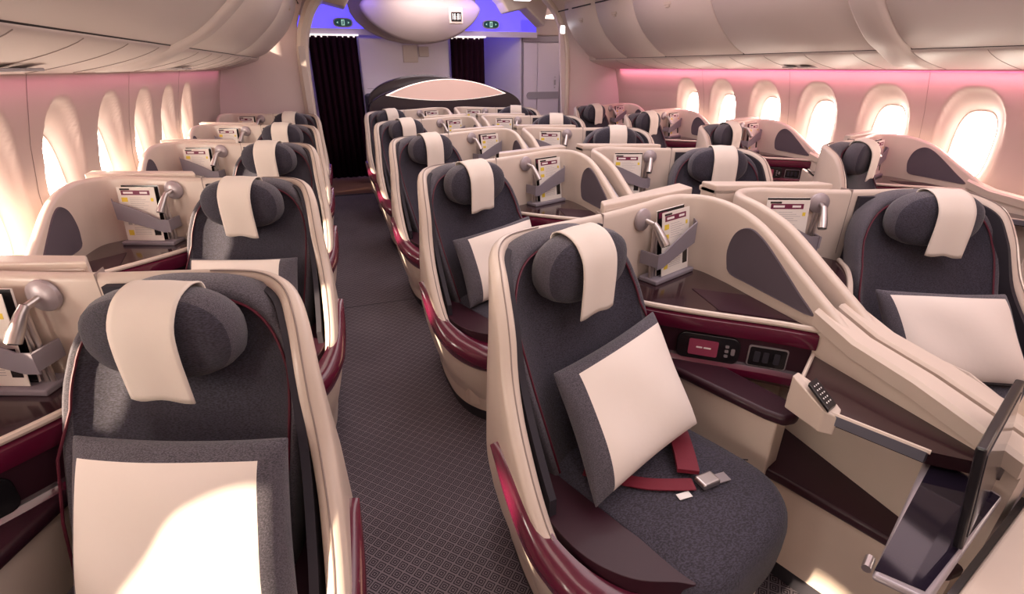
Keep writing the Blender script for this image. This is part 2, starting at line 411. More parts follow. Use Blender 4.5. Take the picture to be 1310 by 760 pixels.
# dome over the entry
NR, NS = 14, 48
def dsec(sc, y):
    L = []
    for k in range(NS):
        t = 2*PI*k/NS; sn = math.sin(t); L.append((CX-.03+.84*sc*math.cos(t), y, 2.345+(.30 if sn > 0 else .44)*sc*math.copysign(abs(sn)**1.35, sn)))
    return L
m_ = MB(); rings = [dsec(s_, 7.95-.16*(1-s_**2)) for s_ in (.03, .25, .5, .7, .85, .94, .985)]+[dsec(1.0, 7.97), dsec(1.0, 8.02), dsec(.9, 8.12), dsec(.7, 8.2)]
m_.loft(rings, caps=True)
dome = m_.build('ceiling_dome', DOMEM, None, angle=None); tagit(dome, 'large cream lens-shaped ceiling dome over the entry area', 'ceiling dome')
m_ = MB(); rings = []
for i in range(NR+1):
    ph = -PI/2+PI*i/NR
    rings.append([(CX-.08+.93*max(.01, math.cos(ph))*math.cos(2*PI*k/NS), 8.30+.10*max(.01, math.cos(ph))*math.sin(2*PI*k/NS), 2.40+.50*math.sin(ph)) for k in range(NS)])
m_.loft(rings, caps=True); struct(m_.build('trim_73', DOMEM, None, angle=None))
def text(body, size, parent, T, m, name='lettering', depth=.0008):
    c = bpy.data.curves.new(name, 'FONT'); c.body = body; c.size = size; c.align_x = 'CENTER'; c.align_y = 'CENTER'; c.extrude = depth
    o = bpy.data.objects.new(name, c); COL.objects.link(o); dg = bpy.context.evaluated_depsgraph_get()
    me = bpy.data.meshes.new_from_object(o.evaluated_get(dg)); bpy.data.objects.remove(o)
    for v in me.vertices: v.co = Vector(T(*v.co))
    me.materials.clear(); me.materials.append(m)
    q = bpy.data.objects.new(name, me); COL.objects.link(q); q.parent = parent; return q
# lavatory sign hanging at the dome
e = empty('lavatory_sign', (1.80, 7.62, 2.22), 'small square lavatory sign hanging in front of the ceiling dome', 'sign')
m_ = MB(); m_.box((-.095, 0, -.09), (.095, .05, .11)); m_.build('sign_case', CREAM, e, smooth=False, bevel=.015)
m_ = MB(); m_.box((-.07, -.006, -.055), (.07, .004, .055)); m_.build('sign_face', BLACK, e, smooth=False)
m_ = MB()
for dx in (-.022, .022):
    m_.box((dx-.011, -.010, -.035), (dx+.011, -.007, .012)); m_.prism([(dx+.010*math.cos(2*PI*k/10), .026+.010*math.sin(2*PI*k/10)) for k in range(10)], 0, .003, T=lambda a, b, c: (a, -.010+c, b))
for dx in (-.05, .05): m_.box((dx-.003, -.010, -.035), (dx+.003, -.007, .035))
m_.build('pictogram', RIMW, e, smooth=False)
for sxn, (px, py, pz) in enumerate(((.34, 8.38, 2.17), (2.52, 8.38, 2.19))):
    e = empty('exit_sign', (px, py, pz), 'green oval exit sign over the %s' % ('left aubergine curtain' if sxn == 0 else 'right aubergine curtain'), 'exit sign', 'exit signs over the curtains')
    ov = lambda a, b: [(a*math.copysign(abs(math.cos(t))**.6, math.cos(t)), b*math.copysign(abs(math.sin(t))**.8, math.sin(t))) for t in [2*PI*k/32 for k in range(32)]]
    m_ = MB(); m_.prism(ov(.135, .062), 0, .04, T=lambda a, b, c: (a, c, b)); m_.build('sign_case', CREAM, e, bevel=.006)
    m_ = MB(); m_.prism(ov(.118, .048), 0, .006, T=lambda a, b, c: (a, c-.007, b)); m_.build('sign_face', SIGNG, e, smooth=False)
    m_ = MB()
    m_.box((-.022, -.011, -.036), (.022, -.008, .036))
    for s_ in (-1, 1): m_.prism([(s_*.088, 0), (s_*.066, .015), (s_*.066, -.015)], 0, .003, T=lambda a, b, c: (a, -.011+c, b))
    m_.build('pictogram', SIGNT, e, smooth=False)
    m_ = MB(); m_.box((-.012, -.014, -.028), (-.002, -.011, .02)); m_.box((.002, -.014, -.02), (.012, -.011, .028)); m_.build('running_figure', SIGNG, e, smooth=False)
# curtains
def curtain(x0, x1, y, label):
    m_ = MB(); n = 90; rings = []
    for z in (.02, .7, 1.4, 1.93, 2.0):
        rings.append([(x0+(x1-x0)*k/n, y+.028*math.sin(k/n*(x1-x0)*72)+.01*math.sin(k*.21+z), z) for k in range(n+1)])
    m_.loft(rings, caps=False, closed=False); o = m_.build('curtain', CURT, None, angle=None)
    md = o.modifiers.new('thick', 'SOLIDIFY'); md.thickness = .006
    tagit(o, label, 'curtain', 'aubergine aisle curtains')
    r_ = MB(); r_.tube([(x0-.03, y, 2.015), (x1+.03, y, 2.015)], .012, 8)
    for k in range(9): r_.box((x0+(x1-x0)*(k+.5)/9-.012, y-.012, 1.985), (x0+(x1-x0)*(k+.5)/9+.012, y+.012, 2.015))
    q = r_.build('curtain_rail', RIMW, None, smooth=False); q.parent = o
curtain(-.16, .50, 8.38, 'dark aubergine curtain across the left aisle')
curtain(1.87, 2.40, 8.38, 'dark aubergine curtain right of the white centre cabinet')
# white centre cabinet
e = empty('galley_cabinet', (1.2, 8.45, 0), 'white galley cabinet wall between the two curtains', 'cabinet')
m_ = MB(); m_.box((-.68, 0, 0), (.66, .8, 1.99)); m_.build('body', GALW, e, smooth=False, bevel=.02)
m_ = MB(); m_.box((-.05, -.03, 1.66), (.17, -.0, 1.90)); m_.build('notice_panel', CREAM, e, smooth=False, bevel=.006)
m_ = MB(); m_.box((.19, -.03, 1.74), (.34, -.0, 1.88)); m_.build('speaker_panel', CREAM2, e, smooth=False, bevel=.01)
m_ = MB(); m_.box((-.62, -.005, 1.30), (.60, .0, 1.305)); m_.box((-.62, -.005, 1.05), (.60, .0, 1.055)); m_.build('panel_seam', SEAM, e, smooth=False)
m_ = MB()
for dx, w_ in ((-.0, .05), (.06, .06)): m_.tube([(dx+.12+.03*math.cos(t*.3), -.004, 1.46+.018*math.sin(t*.9)+w_*.2) for t in range(10)], .003, 4)
m_.build('etched_mark', SEAM, e)
m_ = MB(); m_.box((-.50, -.02, 1.15), (-.42, -.0, 1.18)); m_.build('latch', SEAM, e, smooth=False)
# right side galley block with an angled face and lavatory door
e = empty('lavatory', (3.06, 8.5, 0), 'white lavatory unit with folding door behind the right seats', 'lavatory')
m_ = MB(); m_.prism([(-.02, 0), (.0, 0), (1.1, 0), (1.1, 1.5), (-.30, 1.5), (-.58, 1.2)], 0, 2.16); m_.build('body', GALW, e, smooth=False, bevel=.01)
m_ = MB(); m_.prism([(-.05, -.03), (1.1, -.03), (1.1, .3), (-.05, .3)], 2.05, 2.30); m_.build('header', CREAM2, e, smooth=False, bevel=.03)
m_ = MB(); m_.box((.0, -.03, 0), (.03, -.0, 2.04)); m_.box((.68, -.03, 0), (.74, -.0, 2.04)); m_.box((0, -.03, 1.96), (.74, 0, 2.05)); m_.build('door_frame', CRACK, e, smooth=False, bevel=.008)
d_ = MB(); d_.box((.035, -.025, .05), (.27, -.005, 1.95)); d_.box((.28, -.025, .05), (.675, -.005, 1.95)); dd = d_.build('folding_door', GALW, e, smooth=False, bevel=.006)
h_ = MB(); h_.prism([(.14+.055*math.cos(t), 1.16+.055*math.sin(t)) for t in [PI/2+PI*k/8 for k in range(9)]]+[(.66, 1.105), (.66, 1.215)], 0, .008, T=lambda a, b, c: (a, -.034+c, b)); h_.build('handle_plate', GREYP, dd, smooth=False)
h_ = MB(); h_.box((.58, -.035, 1.32), (.61, -.022, 1.40)); h_.box((.585, -.035, 1.43), (.60, -.022, 1.45)); h_.box((.585, -.035, 1.27), (.60, -.022, 1.29)); h_.build('door_latch', METAL, dd, smooth=False)
# cupboard panels on the angled face
m_ = MB(); A_ = Vector((-.58, 1.2, 0)); B_ = Vector((0, 0, 0)); dr = (B_-A_).normalized(); nn = Vector((-dr.y, dr.x, 0))*-1
def TA(a, b, c): p = A_+dr*a+nn*c; return (p.x, p.y, b)
for a in (.06, .20, .34): m_.box((a, .9, .0), (a+.008, 1.9, .006), T=TA)
m_.box((.04, 1.88, 0), (.36, 1.89, .006), T=TA); m_.build('cupboard_seam', SEAM, e, smooth=False)
m_ = MB(); m_.box((.06, 1.32, 0), (.16, 1.345, .012), T=TA); m_.box((.22, 1.32, 0), (.32, 1.345, .012), T=TA); m_.build('latch', BLACK, e, smooth=False)
# crew seat beyond the bar
e = empty('crew_seat', (.62, 7.9, 0), 'dark folded crew seat beside the left curtain behind the bar', 'crew seat')
m_ = MB(); m_.box((-.13, -.06, .25), (.13, .06, 1.26)); m_.build('backrest', FAB, e, bevel=.05, bseg=4)
m_ = MB(); m_.box((-.02, -.08, 1.02), (.10, -.05, 1.22)); m_.build('headrest_cloth', MAUVE, e, bevel=.01)
m_ = MB(); m_.box((-.10, -.05, 0), (.10, .07, .27)); m_.build('base', KICK, e, smooth=False)
# ceiling light fittings
for k, (x, y, z, lab) in enumerate(((2.62, 7.25, 2.40, 'bright oblong ceiling light above the lavatory header'), (3.10, 6.985, 2.05, 'small bright lamp set in the right arch frame beside the lavatory door'))):
    e = empty('ceiling_light', (x, y, z), lab, 'ceiling light')
    m_ = MB(); m_.box((-.11, -.04, 0), (.11, .04, .02)) if k == 0 else m_.box((-.03, -.02, -.045), (.03, .0, .045)); m_.build('diffuser', LEDW, e, smooth=False, bevel=.008)
    m_ = MB(); m_.box((-.13, -.055, .012), (.13, .055, .03)) if k == 0 else m_.box((-.04, -.006, -.055), (.04, .012, .055)); m_.build('bezel', CREAM, e, smooth=False)
# curved bar monument behind the last centre row
e = empty('bar_monument', (1.47, 7.02, 0), 'dark arched monument with a glowing cream lens panel behind the last centre row', 'monument')
def arch(x0, x1, zb, zt, n=40, ex=2.0):
    cx_ = (x0+x1)/2; a = (x1-x0)/2
    return [(cx_-a*math.cos(PI*k/n), zb+(zt-zb)*max(0, math.sin(PI*k/n))**(2/ex*.75)) for k in range(n+1)]
o_ = arch(-1.0, 1.07, 1.05, 1.40)
m_ = MB(); m_.prism([(-1.0, 0)]+o_+[(1.07, 0)], 0, .22, T=lambda a, b, c: (a, c, b)); m_.build('body', DARKM, e, bevel=.02)
o_ = arch(-.98, .55, 1.10, 1.50)
m_ = MB(); m_.prism([(-.98, 0)]+o_+[(.55, 0)], .30, .42, T=lambda a, b, c: (a, c, b)); m_.build('rear_arch', DARKM, e, bevel=.02)
def lensp(s_, n=30, xa=-.78, xb=.83, zm=1.27, up_=.185, dn=.075):
    cx_ = (xa+xb)/2; a = (xb-xa)/2*s_; L_ = []
    for k in range(n+1):
        t = k/n*2-1; L_.append((cx_+a*t, zm+up_*s_*(1-t*t)))
    for k in range(1, n):
        t = 1-k/n*2; L_.append((cx_+a*t, zm-dn*s_*(1-t*t)))
    return L_
m_ = MB(); m_.prism(lensp(1.0), -.03, .0, T=lambda a, b, c: (a, c, b)); m_.build('lens_rim', RIMW, e, bevel=.004)
m_ = MB(); m_.prism(lensp(.955, zm=1.272), -.036, -.026, T=lambda a, b, c: (a, c, b)); m_.build('lens_panel', LENS, e, smooth=False)

# ---------------------------------------------------------------- the suite (one seat with its surround)
TH = math.radians(20); FX, FY = math.sin(TH), -math.cos(TH); RX, RY = math.cos(TH), math.sin(TH)
def SF(r, f, z): return (r*RX+f*FX, r*RY+f*FY, z)          # seat frame -> suite frame
def wl(x, y): return (x-.66, y-1.30)                        # measured on the first centre seat
PATH = [(.60, .585, .435, 1), (.50, .622, .445, 1), (.425, .71, .465, 1), (.385, .80, .50, 1), (.366, .88, .58, 1), (.357, .98, .69, 1), (.352, 1.08, .82, 1), (.352, 1.15, .98, 1),
        (.356, 1.22, 1.075, .9), (.38, 1.32, 1.115, .6), (.44, 1.41, 1.125, .3), (.54, 1.465, 1.125, .1), (.66, 1.495, 1.125, 0), (.85, 1.545, 1.125, 0), (1.05, 1.61, 1.13, 0), (1.2, 1.665, 1.135, 0),
        (1.30, 1.665, 1.135, 0), (1.375, 1.59, 1.135, 0), (1.395, 1.45, 1.125, 0), (1.395, 1.3, 1.085, 0), (1.395, 1.12, .99, 0), (1.395, 1.0, .925, 0), (1.395, .89, .87, 0), (1.395, .7, .845, 0), (1.395, .55, .82, 0), (1.395, .44, .80, 0)]
BUL = [(0, -.075), (.1, -.055), (.25, -.005), (.45, .03), (.7, .022), (.9, .006), (1.2, 0)]
def path_frames(path, n=6):
    P = cr([Vector((x-.66, y-1.30, z, w)) for x, y, z, w in path], n); out = []
    for i, p in enumerate(P):
        a = P[max(i-1, 0)]; b = P[min(i+1, len(P)-1)]; t = Vector((b[0]-a[0], b[1]-a[1])).normalized()
        out.append((p[0], p[1], p[2], max(0, p[3]), -t.y, t.x))
    return out
PF = path_frames(PATH)
def ribbon(m, fr, prof, caps=True, mi=0):
    """prof(frame) -> list of (offset outward, z)"""
    m.loft([[(f[0]+f[4]*o, f[1]+f[5]*o, z) for o, z in prof(f)] for f in fr], caps=caps, m=mi)

def make_suite(sign, detail):
    global MS
    MS = sign
    root = empty('airline_seat', (0, 0, 0))
    # shell
    def prof(f):
        zt = f[2]; t = .036+.016*min(1, f[3]); r = t/2; zb = .07; L = []
        for k in range(9):
            z = zb+(zt-r-zb)*(k/8)**.9; L.append((interp(BUL, z)*f[3], z))
        top_o = interp(BUL, zt-r)*f[3]
        for k in range(1, 6):
            a = PI*k/6; L.append((top_o-r+r*math.cos(a), zt-r+r*math.sin(a)))
        for k in range(4): L.append((top_o*(1-k/4)-t, zt-r-(zt-r-zb)*(k/3.)))
        return L
    m_ = MB(); ribbon(m_, PF, prof); sh = m_.build('shell', CREAM, root, angle=.9)
    # thin groove line following the rim on the outer aisle side
    rim = [f for f in PF if f[3] > .05][16:]
    m_ = MB(); m_.tube([(f[0]-f[4]*.030+f[4]*interp(BUL, f[2])*f[3], f[1]-f[5]*.030+f[5]*interp(BUL, f[2])*f[3], f[2]+.0005) for f in rim], .0022, 5); m_.build('rim_seam', SEAM, sh)
    s_ = PF[78]; m_ = MB(); m_.box((-.0015, -.05, .85), (.0015, .006, s_[2]+.002), T=lambda a, b, c: (s_[0]+a, s_[1]+b+.012, c)); m_.build('panel_joint', SEAM, sh, smooth=False)
    # kick plate
    kp = [f for f in PF if f[3] > .5]
    m_ = MB(); ribbon(m_, kp, lambda f: [(-.085, 0), (-.062, 0), (-.050, .10), (-.085, .10)]); m_.build('kick_plate', KICK, root, angle=.5)
    # charcoal lining inside the head end
    ln = PF[24:78]
    m_ = MB(); ribbon(m_, ln, lambda f: [(-.052-.010, .44), (-.040, .44), (-.040, f[2]-.022), (-.060, f[2]-.022)]); m_.build('lining', LINING, root, angle=.6)
    # maroon trim sweeping up the aisle side
    TR = [(.60, .585, .335, .445), (.50, .622, .340, .455), (.425, .71, .355, .475), (.385, .80, .39, .505), (.366, .88, .44, .545), (.357, .95, .49, .575), (.353, 1.02, .545, .60), (.352, 1.09, .60, .615)]
    P = cr([Vector((x-.66, y-1.30, a, b)) for x, y, a, b in TR], 8); rings = []
    for i, p in enumerate(P):
        a = P[max(i-1, 0)]; b = P[min(i+1, len(P)-1)]; t = Vector((b[0]-a[0], b[1]-a[1])).normalized(); nx, ny = -t.y, t.x
        z0, z1 = p[2], p[3]; wrap = max(0, min(1, (1-(p[1]+1.30-.58)/.30)))
        L = []
        for k in range(9):
            q = k/8; z = z0+(z1-z0)*q; o = interp(BUL, z)+.004+.020*math.sin(PI*min(1, q*1.0))**.7
            if q > .6: o -= wrap*.03*((q-.6)/.4)**2
            L.append((o, z))
        L += [(-.045*wrap-.002, z1+.004*wrap), (-.05*wrap-.006, z1-.02), (-.01, z0+.01)]
        rings.append([(p[0]+nx*o, p[1]+ny*o, z) for o, z in L])
    m_ = MB(); m_.loft(rings); m_.build('trim_band', MAROON, root, angle=.9)
    # seat pedestal
    ped = [wl(*p) for p in ((.585, .62), (.45, .72), (.42, .95), (.42, 1.25), (.55, 1.42), (.95, 1.50), (1.13, 1.15), (1.19, .92), (1.09, .80), (1.03, .72))]
    m_ = MB(); m_.prism(ped, .09, .40); m_.build('pedestal', CREAM, root, bevel=.01)
    m_ = MB(); m_.prism([(x*.93+.01, y*.93) for x, y in ped], 0, .095); m_.build('pedestal_kick', KICK, root, smooth=False)
    # aisle side cap beside the cushion
    cap = cr([(*wl(*p), 0) for p in ((.47, 1.20), (.405, 1.12), (.393, .98), (.405, .86), (.445, .745), (.52, .66), (.615, .618), (.655, .60), (.64, .66), (.56, .84), (.47, 1.08), (.47, 1.20))], 5)[:-1]
    m_ = MB(); m_.prism([(p[0], p[1]) for p in cap], .40, .502); m_.build('side_cap', WINE, root, bevel=.018, bseg=4)
    sp = [f for f in PF[4:26]]
    m_ = MB(); m_.tube([(f[0]-f[4]*.062, f[1]-f[5]*.062, min(f[2]-.004, .478)) for f in sp], .007, 6); m_.build('cap_trim', CRACK, root)
    # cushion, in two sections with a soft crown
    cu = cr([(*wl(*p), 0) for p in ((.46, 1.22), (.465, 1.05), (.56, .80), (.63, .60), (.69, .555), (.84, .60), (.99, .66), (1.065, .735), (1.085, .83), (1.05, .95), (.97, 1.15), (.92, 1.32), (.7, 1.32), (.5, 1.28), (.46, 1.22))], 5)[:-1]
    cc = Vector((sum(p[0] for p in cu)/len(cu), sum(p[1] for p in cu)/len(cu)))
    rings = []
    for sc, z in ((.90, .30), (.955, .31), (.99, .35), (1.0, .41), (1.0, .45), (.985, .478), (.955, .495), (.90, .507), (.7, .516), (.4, .52), (.05, .521)):
        rings.append([(cc.x+(p[0]-cc.x)*sc, cc.y+(p[1]-cc.y)*sc, z) for p in cu])
    m_ = MB(); m_.loft(rings); cs = m_.build('seat_cushion', FAB, root, angle=None)
    a, b = wl(1.02, .99), wl(.60, .80)
    m_ = MB(); q = [(1.065, .90), (1.02, .83), (.93, .80)]
    m_.tube([(*wl(x, y), z) for x, y, z in ((1.075, .90, .488), (1.03, .895, .507), (.98, .885, .512), (.93, .87, .515))], .0022, 5); m_.build('seam', LINING, cs)
    # backrest
    def bf(z): return interp([(.42, .20), (.55, .15), (.75, .06), (.95, -.03), (1.15, -.075)], z)
    def outl(s_):
        pts = []
        w, zt, zb = .285*s_, .60+.53*(.5+.5*s_), .60-.16*s_
        N = 44
        for k in range(N+1):
            t = PI*k/N; c = math.cos(t); sn = math.sin(t)
            zc = .86; pts.append((-.01+w*(1.0)*math.copysign(abs(c)**.72, c), zc+(zt-zc)*abs(sn)**.80))
        pts.append((-.01-w*.99, .75)); pts.append((-.01-w*.95, .62)); pts.append((-.01-w*.90, zb+.02)); pts.append((-.01-w*.8, zb))
        pts.append((-.01+w*.8, zb)); pts.append((-.01+w*.90, zb+.02)); pts.append((-.01+w*.96, .62)); pts.append((-.01+w*.99, .75))
        return pts
    def wrapf(r): return .05*max(0, (abs(r+.01)-.14)/.14)**2
    rings = []
    for s_, d in ((.97, -.085), (1.0, -.07), (1.0, -.02), (.985, .000), (.955, .010), (.91, .008), (.84, .000), (.6, .004), (.3, .010), (.03, .012)):
        rings.append([SF(r, bf(z)+d+wrapf(r)*(1 if d > -.05 else .6), z) for r, z in outl(s_)])
    m_ = MB(); m_.loft(rings, m=0)
    # outermost bands in lighter wool
    n = len(rings[0]); mi = []
    for i in range(len(rings)-1): mi += [1 if i in (1, 2, 3, 4) else 0]*n
    mi += [0, 0]; m_.m = mi
    bk = m_.build('backrest', [FAB, FABG], root, angle=None)
    m_ = MB(); o_ = outl(.915); pp = [SF(r, bf(z)+.0125+wrapf(r)*1.0, z) for r, z in o_[:-4][:49]]; pp = [SF(r, bf(z)+.0125+wrapf(r)*1.0, z) for r, z in [(.245, .50), (.262, .62), (.270, .76)]]+pp; m_.tube(pp, .0034, 6); m_.build('piping', PIPE, bk)
    # headrest: soft oval pad
    rings = []; NN = 36
    for s_, d in ((.80, -.055), (.93, -.045), (1, -.02), (1, .010), (.95, .035), (.85, .050), (.65, .062), (.35, .068), (.04, .070)):
        R_ = []
        for k in range(NN):
            t = 2*PI*k/NN; c, sn = math.cos(t), math.sin(t)
            rr_ = .176*s_*math.copysign(abs(c)**.78, c); zz = .107*s_*math.copysign(abs(sn)**.85, sn)
            zz += -.12*abs(rr_)*1.0*(1 if sn < 0 else .5)*0+(.0)
            R_.append(SF(.0+rr_, .012+d+wrapf(rr_)*.6, 1.045+zz))
        rings.append(R_)
    m_ = MB(); m_.loft(rings); m_.m = ([1]*NN*4+[0]*NN*4+[0, 0]); hr = m_.build('headrest', [FAB, FABG], root, angle=None)
    # draped cloth over the headrest
    prof_c = [(-.070, 1.120), (-.060, 1.150), (-.025, 1.163), (.02, 1.156), (.052, 1.134), (.076, 1.095), (.083, 1.04), (.083, .985), (.082, .925)]
    pc = cr([(a, b, 0) for a, b in prof_c], 3); M = 12; V = []; Fc = []
    for i, p in enumerate(pc):
        v_ = i/(len(pc)-1)
        for j in range(M+1):
            u_ = j/M; wdt = .068+.003*v_
            skew = -.004*v_
            V.append(SF(-.012+(u_*2-1)*wdt+skew, p[0]+.021+.003*math.sin(u_*7+v_*3)*v_, p[1]-(.012*(1-u_)+.004*math.sin(u_*9))*v_))
    for i in range(len(pc)-1):
        for j in range(M): Fc.append((i*(M+1)+j, i*(M+1)+j+1, (i+1)*(M+1)+j+1, (i+1)*(M+1)+j))
    cl = link('headrest_cloth', V, Fc, CLOTH, hr, angle=None); md = cl.modifiers.new('t', 'SOLIDIFY'); md.thickness = .004
    # console: shelf, face, body
    edge = cr([(*wl(*p), 0) for p in ((.88, 1.46), (.94, 1.375), (1.03, 1.285), (1.15, 1.185), (1.27, 1.09), (1.365, 1.00))], 6)
    shelf_out = [(p[0], p[1]) for p in edge]+[wl(*p) for p in ((1.36, 1.58), (1.27, 1.635), (1.19, 1.63), (1.04, 1.575), (.90, 1.53))]
    m_ = MB(); m_.prism(shelf_out, .80, .832); m_.build('shelf', SHELF, root, smooth=False)
    m_ = MB(); m_.prism([wl(*p) for p in ((1.20, 1.42), (1.355, 1.30), (1.355, 1.08), (1.17, 1.23))], .832, .834); m_.build('shelf_inlay', WINE, root, smooth=False)
    m_ = MB(); m_.tube([(p[0], p[1], .838) for p in edge], .010, 8); m_.build('shelf_edge', CREAM, root)
    rings = []
    for i, p in enumerate(edge):
        a = edge[max(i-1, 0)]; b = edge[min(i+1, len(edge)-1)]; t = Vector((b[0]-a[0], b[1]-a[1])).normalized(); nx, ny = t.y, -t.x
        nx, ny = -abs(nx), -abs(ny)
        rings.append([(p[0]+nx*o, p[1]+ny*o, z) for o, z in ((.0, .828), (.014, .820), (.018, .795), (.010, .770), (.0, .765), (.0, .675), (.008, .668), (.020, .655), (.022, .63), (.004, .610), (-.03, .605), (-.03, .828))])
    m_ = MB(); m_.loft(rings, mrow=[0, 0, 0, 0, 1, 1, 0, 0, 0, 0, 0, 0]); fc = m_.build('console_face', [MAROON, WINE], root, angle=.6)
    # controls on the face
    FT = Vector((.78, -.625)).normalized(); FN = Vector((-.625, -.78)).normalized(); F0 = Vector(wl(1.15, 1.185))
    def TF(t, z, o): return (F0.x+FT.x*t+FN.x*o, F0.y+FT.y*t+FN.y*o, z)
    def rr2(t0, t1, z0, z1, r, n=5):
        L = []
        for cx_, cz_, a0 in ((t1-r, z1-r, 0), (t0+r, z1-r, 90), (t0+r, z0+r, 180), (t1-r, z0+r, 270)):
            for k in range(n+1): a = math.radians(a0+90*k/n); L.append((cx_+r*math.cos(a), cz_+r*math.sin(a)))
        return L
    m_ = MB(); m_.prism(rr2(-.135, .07, .662, .762, .03), .0, .010, T=TF); cu_ = m_.build('control_unit', BLACK, fc, bevel=.003)
    m_ = MB(); m_.prism(rr2(-.095, .0, .682, .742, .006), .010, .013, T=TF); m_.prism(rr2(-.07, -.05, .71, .716, .002), .013, .0135, m=1, T=TF); m_.prism(rr2(-.046, -.022, .71, .716, .002), .013, .0135, m=1, T=TF); m_.build('handset_display', [SCR, WHITEP], fc, smooth=False)
    m_ = MB()
    for dz in (-.018, 0, .018): m_.prism(rr2(.022, .034, .712+dz-.005, .712+dz+.005, .003), .010, .013, T=TF)
    m_.prism(rr2(.042, .054, .70, .724, .004), .010, .013, T=TF); m_.build('handset_button', CRACK, fc, smooth=False)
    m_ = MB(); m_.prism(rr2(.095, .215, .672, .748, .008), .0, .006, T=TF); m_.build('socket_panel', CRACK, fc, smooth=False)
    m_ = MB(); m_.prism(rr2(.099, .211, .676, .744, .007), .005, .008, T=TF); m_.build('socket_cover', BLACK, fc, smooth=False)
    m_ = MB()
    for t in (.118, .145, .178): m_.prism(rr2(t-.004, t+.014, .69, .73, .004), .008, .010, T=TF)
    m_.build('socket', LINING, fc, smooth=False)
    body = [wl(*p) for p in ((.93, 1.50), (1.03, 1.36), (1.19, 1.22), (1.30, 1.13), (1.36, 1.08), (1.36, 1.56), (1.25, 1.62))]
    m_ = MB(); m_.prism(body, .02, .80); m_.build('console_body', CREAM2, root, smooth=False, bevel=.005)
    # armrest between the cushion and the console
    m_ = MB(); m_.box((.305, -.02, .38), (.385, .555, .622), T=SF); m_.build('armrest_box', CREAM, root, smooth=False, bevel=.006)
    ac = [(.285, -.02), (.288, .3), (.292, .52), (.305, .575), (.345, .592), (.385, .585), (.405, .54), (.43, .30), (.45, -.02)]
    m_ = MB(); m_.prism(ac, .62, .655, T=SF); m_.build('armrest', WINE, root, bevel=.013, bseg=4)
    # low side shelf beyond the cushion
    lo = [wl(*p) for p in ((1.15, 1.10), (1.37, 1.10), (1.37, .45), (1.31, .45), (1.235, .66), (1.17, .84), (1.13, .93))]
    m_ = MB(); m_.prism(lo, .405, .44); m_.build('side_shelf', WINE, root, bevel=.01)
    m_ = MB(); m_.prism([(x+.012, y) for x, y in lo], .10, .41); m_.build('side_body', CREAM, root, smooth=False)
    m_ = MB(); m_.prism([(x+.05, y) for x, y in lo], 0, .105); m_.build('side_kick', KICK, root, smooth=False)
    # side table with bar and handset
    tb = [wl(*p) for p in ((1.165, .865), (1.155, .76), (1.25, .565), (1.37, .46), (1.37, 1.0))]
    m_ = MB(); m_.prism(tb, .715, .752); tbo = m_.build('side_table', SHELF, root, smooth=False)
    m_ = MB(); m_.tube([(*wl(x, y), z) for x, y, z in ((1.362, 1.0, .756), (1.165, .872, .756), (1.153, .76, .752), (1.25, .562, .752))], .006, 6); m_.build('table_rim', CREAM, tbo)
    m_ = MB(); m_.box((0, -.006, -.030), (1, .006, .0), T=lambda a, b, c: (*wl(1.150+(1.247-1.150)*a+b, .765+(.565-.765)*a), .752+c)); m_.build('table_bar', BLUEG, tbo, smooth=False)
    hb = [wl(*p) for p in ((1.135, .875), (1.165, .885), (1.195, .80), (1.185, .75), (1.16, .735), (1.135, .76))]
    m_ = MB(); n_ = len(hb); zt_ = [.80, .80, .775, .760, .750, .758]
    m_.add([(x, y, .69) for x, y in hb]+[(x, y, z) for (x, y), z in zip(hb, zt_)], [tuple(range(n_))[::-1], tuple(range(n_, 2*n_))]+[(i, (i+1) % n_, n_+(i+1) % n_, n_+i) for i in range(n_)])
    hs = m_.build('handset', CREAM, root, smooth=False, bevel=.004)
    kx, ky = wl(1.160, .80)
    def TK(a, b, c): return (kx+a*.90+b*.05, ky+b*.95+a*.30, .783+b*.42+c)
    m_ = MB(); m_.box((-.025, -.046, -.004), (.025, .036, .007), T=TK); m_.build('keypad', BLACK, hs, smooth=False, bevel=.002)
    m_ = MB()
    for i in range(3):
        for j in range(5): m_.box((-.0135+i*.011, -.032+j*.0125, .007), (-.0095+i*.011, -.0285+j*.0125, .0078), T=TK)
    m_.build('key', WHITEP, hs, smooth=False)
    # fabric insert on the wing
    ins = cr([(y-1.30, z, 0) for y, z in ((1.43, .89), (1.445, .96), (1.42, 1.035), (1.36, 1.070), (1.29, 1.052), (1.20, .995), (1.10, .925), (1.035, .882), (1.05, .870), (1.12, .870), (1.30, .872), (1.40, .874), (1.43, .89))], 5)[:-1]
    m_ = MB(); n_ = len(ins); c_ = (sum(p[0] for p in ins)/n_, sum(p[1] for p in ins)/n_)
    xx = 1.395-.66-.036
    rings = [[(xx+dx, c_[0]+(p[0]-c_[0])*s_, c_[1]+(p[1]-c_[1])*s_) for p in ins] for s_, dx in ((1.0, .004), (1.0, -.002), (.985, -.006), (.96, -.004), (.6, -.004), (.05, -.004))]
    m_.loft(rings); m_.build('wing_insert', MAUVE, root, angle=.5)
    # wide rail on the wing forward of the shell
    rings = []
    for y, z in ((1.02, .905), (.95, .885), (.88, .865), (.7, .848), (.55, .822), (.44, .80)):
        X0, X1 = 1.345-.66, 1.420-.66; v = y-1.30
        rings.append([(X0, v, z-.05), (X0-.004, v, z-.006), (X0+.008, v, z+.004), (X1-.008, v, z+.004), (X1, v, z-.004), (X1, v, z-.05)])
    m_ = MB(); m_.loft(rings); m_.build('side_rail', CREAM, root, angle=.6)
    # reading lamp on the back wall
    DR = 0 if sign > 0 else -.07
    def SD(r, f, z): return SF(r+DR, f, z)
    lw = -.112; lr = .455; lz = 1.075
    lampo = empty('reading_lamp', (0, 0, 0)); lampo.parent = root
    m_ = MB(); rg = []
